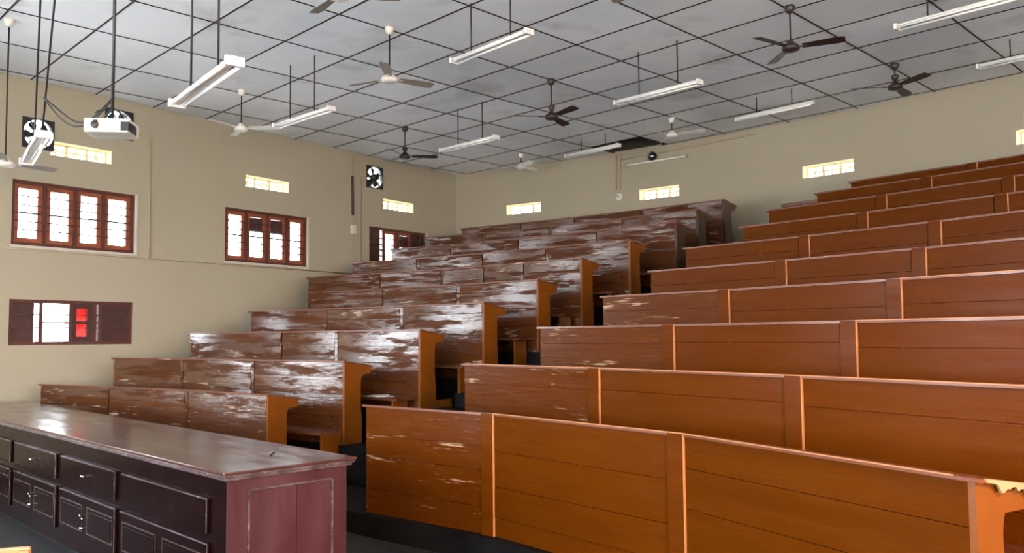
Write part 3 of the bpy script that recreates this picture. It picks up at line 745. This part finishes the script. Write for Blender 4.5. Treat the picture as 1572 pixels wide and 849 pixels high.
# ------------------------------------------------------------------ fluorescent tube fittings
TD = Vector((sin(radians(138)), cos(radians(138))))
def tube_light(A, length, z, label, rods, twin=True, direction=None, rodtops=None):
    """A = far/left end of the fitting in plan"""
    d = (direction or TD).normalized(); mw = frame2((A.x, A.y), d, z)
    root = thing('tube_light', label, 'light', (A.x+d.x*length/2, A.y+d.y*length/2, z), 'hanging fluorescent tube lights')
    prism('housing', mw, [(-.015, -.012), (-.04, .018), (-.022, .032), (.022, .032), (.04, .018), (.015, -.012)], 0, length, M['white'], root)
    for y in ((-.045, .045) if twin else (.0,)):
        zz = -.012 if twin else -.022
        bm = bmesh.new(); bmtube(bm, [(0, 0, 0), (length-.08, 0, 0)], .013, 10)
        put(bpy.data.objects.new('lamp_tube', mesh_of(bm, 'lamp_tube', M['tube'], True)), mw @ Matrix.Translation((.04, y, zz)), root)
    for x in (-.005, length-.025): box('end_cap', mw, (x, x+.03, -.058 if twin else -.03, .058 if twin else .03, -.028, .030), M['white'], root)
    for i, r in enumerate(rods):
        p = Vector((A.x+d.x*r, A.y+d.y*r, z+.031)); tp = rodtops[i] if rodtops else Vector((p.x, p.y, ZC-.003))
        tube('rod', [p, tp], .0075, M['rod'], root, 6)
    return root
def hung(rodpx, ybots, endpx, label, length=1.25, twin=True):
    """rodpx: image points where the rods meet the ceiling"""
    Ps = [on_plane(x, y, ZC) for x, y in rodpx]; zs = [z_for(P, yb) for P, yb in zip(Ps, ybots)]; z = sum(zs)/len(zs)-.05
    d = (Ps[1]-Ps[0]).xy.normalized() if len(Ps) > 1 else TD
    e = on_plane(endpx[0], endpx[1], z+.02).xy
    A = Ps[0].xy + d*((e-Ps[0].xy).dot(d))
    rods = [(P.xy-A).dot(d) for P in Ps]
    if len(Ps) == 1: rods.append(length-rods[0])
    tube_light(A, length, z, label, rods, twin, d)
hung([(446, 100), (483, 85)], [183, 167], (430, 193), 'twin tube light on two rods above the second left window')
hung([(703, 167), (740, 156)], [221, 210], (686, 231), 'faint twin tube light hanging over the left desk rows near the corner')
hung([(980, 80), (1039, 62)], [145, 127], (951, 158), 'twin tube light hanging over the middle of the hall')
hung([(892, 213), (929, 204)], [232, 222], (874, 240), 'tube light in front of the missing ceiling board')
hung([(1161, 149), (1215, 136)], [172, 159], (1137, 184), 'single thin tube light close to the back wall on the right', twin=False)
hung([(1550, 60)], [86], (1508, 105), 'tube light cut off by the right edge')
P = on_plane(723, 5, ZC); z = z_for(P, 77)-.05; e = on_plane(820, 52, z).xy; d = TD; A = P.xy-d*.30
tube_light(A, max(1.2, (e-A).dot(d)), z, 'twin tube light high above the left centre, near the top edge', [.30, .92], True, d)
z = ZC-.50; A = on_plane(1376, 43, z).xy; e = on_plane(1560, -6, z).xy
tube_light(A, 1.25, z, 'large tube light in the upper right corner', [.30, .95], True, (e-A))
z = ZE+1.69; A = on_plane(271, 160, z).xy; e = on_plane(361, 94, z).xy
p1 = on_plane(293, 133, z+.05).xy; p2 = on_plane(332, 101, z+.05).xy; d = (e-A).normalized()
tube_light(A, (e-A).length, z, 'large steeply seen twin tube light above the left windows', [(p1-A).dot(d), (p2-A).dot(d)], True, d)
z = ZE+1.62; e = on_plane(66, 206, z).xy; q = on_plane(32, 262, z).xy; d = (e-q).normalized(); A = e-d*1.25
tube_light(A, 1.25, z, 'twin tube light hung on two slanting black rods at the left edge', [1.25-.62, 1.25-.06], True, d,
           [on_plane(74, -274, ZC), on_plane(110, -274, ZC)])
P0 = on_arc(961, 253, RW-.05); P1 = on_arc(1055, 238.5, RW-.05); d = (P1-P0).xy
t = thing('wall_tube_light', 'slim dusty tube fitting fixed on the back wall under the missing ceiling board', 'light', (P0+P1)/2); zz = (P0.z+P1.z)/2; mw = frame2(P0.xy, d, zz)
box('housing', mw, (0, d.length, -.01, .03, .0, .035), M['conduit'], t); box('lamp', mw, (.03, d.length-.03, -.035, -.012, -.03, -.006), M['tube'], t)
for x in (0, d.length-.03): box('end_cap', mw, (x, x+.03, -.04, .03, -.035, .0), M['conduit'], t)
P = on_arc(1002, 240, RW-.10); u_ = (Vector((CA, CB))-P.xy).normalized(); mw = Matrix(((-u_.y, 0, u_.x, P.x), (u_.x, 0, u_.y, P.y), (0, 1, 0, P.z), (0, 0, 0, 1)))
t = thing('spot_lamp', 'small round black lamp on the back wall just above the slim tube fitting', 'lamp', P)
lathe('shade', mw, [(0, -.10), (.04, -.10), (.07, -.03), (.085, .03), (.078, .03), (.05, -.02), (0, -.03)], M['dark'], t, 20)
lathe('bulb', mw, [(0, -.03), (.035, -.01), (.045, .02), (.03, .05), (0, .06)], M['chrome'], t, 16)
# ------------------------------------------------------------------ projector
z = ZE+1.50; P = on_plane(172, 197, z); pd = Vector((P.x, P.y)).normalized(); side = Vector((pd.y, -pd.x))
xd = (side*1.0 - pd*.35).normalized(); mw = frame2(P.xy, xd, z)
root = thing('projector', 'white projector hanging on a black pole by the left wall', 'projector', (P.x, P.y, z))
bm = bmesh.new(); bmbox(bm, -.15, .15, -.12, .12, -.055, .045, .014); put(bpy.data.objects.new('case', mesh_of(bm, 'case', M['ochreplastic'])), mw, root)
box('rear_grille', mw, (.10, .152, -.124, .05, -.045, .02), M['dark'], root)
lathe('lens', mw @ Matrix.Translation((-.07, -.125, -.005)) @ Matrix.Rotation(pi/2, 4, 'X'), [(0, .0), (.022, 0), (.026, .012), (.02, .018), (0, .012)], M['dark'], root, 16)
box('socket_panel', mw, (-.085, -.055, -.1235, -.118, -.03, .03), M['dark'], root)
box('mount_plate', mw, (-.06, .06, -.06, .06, .045, .06), M['dark'], root)
for x, y in ((-.08, -.07), (.08, -.07), (-.08, .07), (.08, .07)):
    a_ = mw @ Vector((x, y, .045)); b_ = mw @ Vector((0, 0, .15)); tube('mount_arm', [a_, mw @ Vector((x*.9, y*.9, .10)), b_], .006, M['dark'], root, 6)
tube('pole', [mw @ Vector((0, 0, .06)), (P.x, P.y, ZC-.003)], .011, M['dark'], root, 10)
pc = mw @ Vector((0, 0, .22)); c2 = on_plane(67, 150, z+.3)
pts = []
for i in range(21):
    t = i/20; p = Vector(pc).lerp(c2, t); p.z -= .16*sin(pi*t)*(1+.2*sin(5*t)); pts.append(p)
tag(tube('cable', pts, .007, M['cable'], None, 6), 'black cable sagging from the projector pole to the left rods', 'cable', 'hanging cables')
pts = [Vector(pc).lerp(c2, i/20*.985) - Vector((0, 0, .20*sin(pi*i/20)+.012)) for i in range(21)]
tag(tube('cable', pts, .005, M['cable'], None, 6), 'thinner black cable sagging just under the thick one by the projector', 'cable', 'hanging cables')
pl = Vector(pc).lerp(c2, .28)-Vector((0, 0, .16)); t = thing('plug', 'black power plug dangling left of the projector', 'plug', pl)
box('plug_body', Matrix.Translation(pl), (-.014, .014, -.012, .012, -.07, -.01), M['dark'], t); tube('cord', [pl+Vector((0, 0, -.01)), pl+Vector((.03, 0, .06)), pl+Vector((.1, .02, .10))], .005, M['cable'], t, 6)
# ------------------------------------------------------------------ conduits, switch boxes
def cond(name, fn, pts, r, label, mat='conduit', cat='pipe', off=.012):
    P3 = [Vector(fn(s, zz, -off)) for s, zz in pts]; return tag(tube(name, P3, r, M[mat], None, 6), label, cat, 'wall conduits')
cond('conduit', fl, [(-.5, E_+1.23), (1.5, E_+1.222), (3.2, E_+1.225), (5.9, E_+1.217)], .012, 'thin cream conduit running level under the left windows')
cond('conduit', fl, [(1.57, E_+3.08), (1.83, E_+3.09), (1.835, E_+2.9), (1.85, E_+1.23)], .011, 'cream conduit dropping from the projector fan to the level conduit')
cond('conduit', fl, [(6.30, E_+3.12), (6.17, E_+3.12), (6.172, E_+1.45)], .010, 'thin conduit dropping from the exhaust fan near the back corner')
cond('pipe', fl, [(5.94, E_+3.10), (5.95, E_+2.35)], .028, 'short thick grey-brown pipe on the left wall beside the round exhaust fan', 'iron')
cond('conduit', fl, [(5.95, E_+3.52), (5.955, E_+3.1)], .009, 'thin conduit from the ceiling down to the thick pipe')
cond('conduit', fl, [(5.95, E_+2.35), (5.955, E_+1.4)], .009, 'thin conduit below the thick pipe through the switch box')
def wbox(name, fn, s, zz, w, h, d, label, u=1, cat='switch box'):
    t = thing(name, label, cat, fn(s, zz, 0)); mapped('cover', fn, [(s-w/2/u, s+w/2/u, zz-h/2, zz+h/2, -d, -.001)], M['ochreplastic'], t); return t
wbox('switch_box', fl, 5.953, E_+2.07, .10, .16, .05, 'small cream switch box on the left wall left of the third window')
uB = RW*pi/180
cond('conduit', fb, [(37.18, E_+3.52), (37.14, E_+2.83)], .012, 'left one of the two close conduits on the back wall', off=.014)
cond('conduit', fb, [(37.36, E_+3.52), (37.33, E_+2.83)], .010, 'right one of the two close conduits on the back wall', off=.014)
cond('conduit', fb, [(37.36, E_+3.40), (39, E_+3.42), (41.2, E_+3.44), (43.2, E_+3.46)], .010, 'pale conduit running level just under the ceiling of the back wall', off=.014)
P = pol(37.257, RW-.001); mw = Matrix(((cos(radians(37.26)), 0, -sin(radians(37.26)), P.x), (-sin(radians(37.26)), 0, -cos(radians(37.26)), P.y), (0, 1, 0, E_+2.69), (0, 0, 0, 1)))
t = thing('junction_box', 'small round white junction box below the two conduits on back wall', 'junction box', mw.translation)
lathe('cover', mw, [(0, .03), (.06, .028), (.075, .015), (.078, .0)], M['ochreplastic'], t, 20)
lathe('knob', mw @ Matrix.Translation((-.015, .004, 0)), [(0, .045), (.014, .043), (.016, .025)], M['dark'], t, 12)
# ------------------------------------------------------------------ lab table
ZTOP = ZE-.75
A_ = on_plane(343.5, 727, ZTOP).xy
ex = Vector((sin(radians(-44.6)), cos(radians(-44.6)))); ey = Vector((-ex.y, ex.x)); ey = -ey if ey.dot(Vector((1, 1))) < 0 else ey
LT = 7.2; WT = .89
O_ = A_ + ex*LT
tf = frame2(O_, -ex, 0)                     # x from the far left end towards the near right end, y towards the seats
root = thing('lab_table', 'long polished maroon demonstration table with drawers in the foreground', 'table', (O_.x, O_.y, 0))
box('top', tf, (0, LT, 0, WT, ZTOP-.018, ZTOP), M['tabtop'], root, .006)
bm = bmesh.new()
bmbox(bm, .008, LT-.008, .008, WT-.008, ZTOP-.034, ZTOP-.0185, .005); bmbox(bm, .022, LT-.022, .022, WT-.022, ZTOP-.052, ZTOP-.0345, .005)
o = put(bpy.data.objects.new('top_moulding', mesh_of(bm, 'top_moulding', M['tabedge'])), tf, root); o['label'] = 'worn silvery moulded edge'
FY = .05                                    # front face of the carcass
box('carcass', tf, (.05, LT-.06, FY, WT-.05, .08, ZTOP-.0525), M['tabbody'], root)
box('plinth', tf, (.07, LT-.08, FY+.03, WT-.08, 0, .08), M['tabbody'], root)
EX_ = LT-.06
box('end_panel', tf, (EX_, EX_+.012, FY-.002, WT-.048, .06, ZTOP-.0525), M['tabend'], root)['label'] = 'purplish maroon end panel coloured as lit'
y0, y1, z1 = FY+.12, WT-.05-.10, ZTOP-.115
bm = bmesh.new(); w_ = .012
for b_ in ((y0, y1, z1-w_, z1), (y0, y1, .12, .12+w_), (y0, y0+w_, .12, z1), (y1-w_, y1, .12, z1)): bmbox(bm, EX_+.0125, EX_+.024, b_[0], b_[1], b_[2], b_[3], .002)
put(bpy.data.objects.new('moulding', mesh_of(bm, 'moulding', M['tabedge'])), tf, root)
for ya, yb in ((y0+w_+.003, (y0+y1)/2+.03), ((y0+y1)/2+.033, y1-w_-.003)): box('panel_board', tf, (EX_+.0125, EX_+.017, ya, yb, .135, z1-w_-.003), M['tabend'], root)
nf = Vector((-ey.x, -ey.y)); Pf = A_ + ey*FY
def tx(x, y):                               # table x and height of an image point on the front face
    P = on_vplane(x, y, Pf, nf); return LT-(P.xy-A_).dot(ex), P.z
def knob(parent, x, z):
    m_ = tf @ Matrix.Translation((x, FY-.019, z)) @ Matrix.Rotation(pi/2, 4, 'X')
    lathe('knob', m_, [(0, .032), (.009, .030), (.011, .024), (.006, .016), (.005, .0)], M['chrome'], parent, 12)
def raised(name, x0, x1, z0, z1, parent, th=.019, bev=.009):
    return box(name, tf, (x0, x1, FY-th, FY-.0005, z0, z1), M['tabbody'], parent, bev)
def rim(x0, x1, z0, z1, parent):            # worn top and right edges, bevel highlight put in as paler beads
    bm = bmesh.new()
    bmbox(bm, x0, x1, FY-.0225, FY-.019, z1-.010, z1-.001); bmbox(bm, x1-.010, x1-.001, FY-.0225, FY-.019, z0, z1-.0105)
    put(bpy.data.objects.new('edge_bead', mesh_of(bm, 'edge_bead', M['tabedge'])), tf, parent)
def zt_at(x, y): return tx(x, y)
cols = []
for (xa, ya), (xb, yb), zb in (((191, 723), (323, 756), (323, 816)), ((97, 700), (181, 722), (179, 768)), ((20, 677), (90, 696), (88, 736))):
    a0, ztop = tx(xa, ya); b0, _ = tx(xb, yb); _, zbot = tx(*zb); cols.append((a0, b0, ztop, zbot))
ztop = sum(c[2] for c in cols)/3; zbot = sum(c[3] for c in cols)/3
wB = cols[1][1]-cols[1][0]; gapc = cols[0][0]-cols[1][1]
allc = [(cols[0][0], cols[0][1], 'blank'), (cols[1][0], cols[1][1], 'knob'), (cols[1][0]-gapc-wB, cols[1][0]-gapc, 'knob')]
x = allc[-1][0]-gapc
while x-wB > .1: allc.append((x-wB, x, 'knob')); x -= wB+gapc
dz = zbot-.055
for i, (a0, b0, typ) in enumerate(allc):
    dr = raised('drawer', a0, b0, zbot, ztop, root); rim(a0, b0, zbot, ztop, dr)
    if typ == 'knob':
        for dx in (-.018, .018): knob(dr, (a0+b0)/2+dx, (ztop+zbot)/2)
    dr2 = raised('cupboard_door', a0-.012, b0+.012, .13, dz, root); rim(a0-.012, b0+.012, .13, dz, dr2)
    m_ = (a0+b0)/2
    for p0, p1 in ((a0+.03, m_-.06), (m_+.045, b0-.03)):
        bm = bmesh.new(); t_ = .007
        for q in ((p0, p1, dz-.075, dz-.068), (p0, p1, .20, .207), (p0, p0+t_, .207, dz-.075), (p1-t_, p1, .207, dz-.075)): bmbox(bm, q[0], q[1], FY-.0235, FY-.0195, q[2], q[3])
        put(bpy.data.objects.new('panel_moulding', mesh_of(bm, 'panel_moulding', M['tabmould'])), tf, dr2)
        box('door_panel', tf, (p0+.025, p1-.02, FY-.025, FY-.0195, .22, dz-.10), M['tabbody'], dr2)
    if typ == 'knob':
        knob(dr2, m_-.03, dz-.14); knob(dr2, m_+.012, dz-.155); knob(dr2, m_-.02, dz-.23); knob(dr2, m_+.016, dz-.225)
# wooden chair whose backrest corner shows at the bottom left
cz = .86; P = on_plane(38, 838, cz); cf = frame2((P.x-.36, P.y-.10), (1, .25), 0)
t = thing('wooden_chair', 'tan wooden chair, only a backrest corner showing at the bottom left', 'chair', (P.x-.2, P.y-.3, 0))
box('back_rail', cf, (0, .40, -.02, .005, cz-.09, cz), M['chair'], t, .006); box('back_rail', cf, (.03, .37, -.02, .0, cz-.24, cz-.17), M['chair'], t, .006)
box('seat', cf, (0, .40, -.42, 0, .43, .455), M['chair'], t, .006)
for x in (.0, .365):
    box('leg', cf, (x, x+.035, -.036, -.001, 0, .43), M['chair'], t); box('leg', cf, (x, x+.035, -.415, -.38, 0, .43), M['chair'], t); box('back_post', cf, (x, x+.035, -.036, -.021, .455, cz-.01), M['chair'], t)
# small things
p = on_plane(415, 698, ZTOP+.006); q = on_plane(421, 693, ZTOP+.006)
t = tag(tube('pencil_stub', [(p.x, p.y, ZTOP+.005), (q.x, q.y, ZTOP+.005)], .004, M['dark'], None, 8), 'tiny dark pencil stub lying on the lab table top near its end', 'pencil')
def sheet(cx_, cy_, zz, ax, label, n=3, w=.21, d=.29):
    t = thing('papers', label, 'papers', (cx_, cy_, zz))
    for i in range(n):
        mw_ = Matrix.Translation((cx_+random.uniform(-.03, .03), cy_+random.uniform(-.03, .03), zz+.0015+i*.004)) @ Matrix.Rotation(ax+random.uniform(-.4, .4), 4, 'Z')
        box('sheet', mw_, (-w/2, w/2, -d/2, d/2, 0, .003), M['paper'], t)
A, B = LPTS[3][-2], LPTS[3][-1]; d = (B-A).normalized(); nn = Vector((-d.y, d.x))
c = B - d*.45 - nn*.17; sheet(c.x, c.y, ZT(2)+.475, .5, 'white papers left on the bench seat behind the second left desk row')
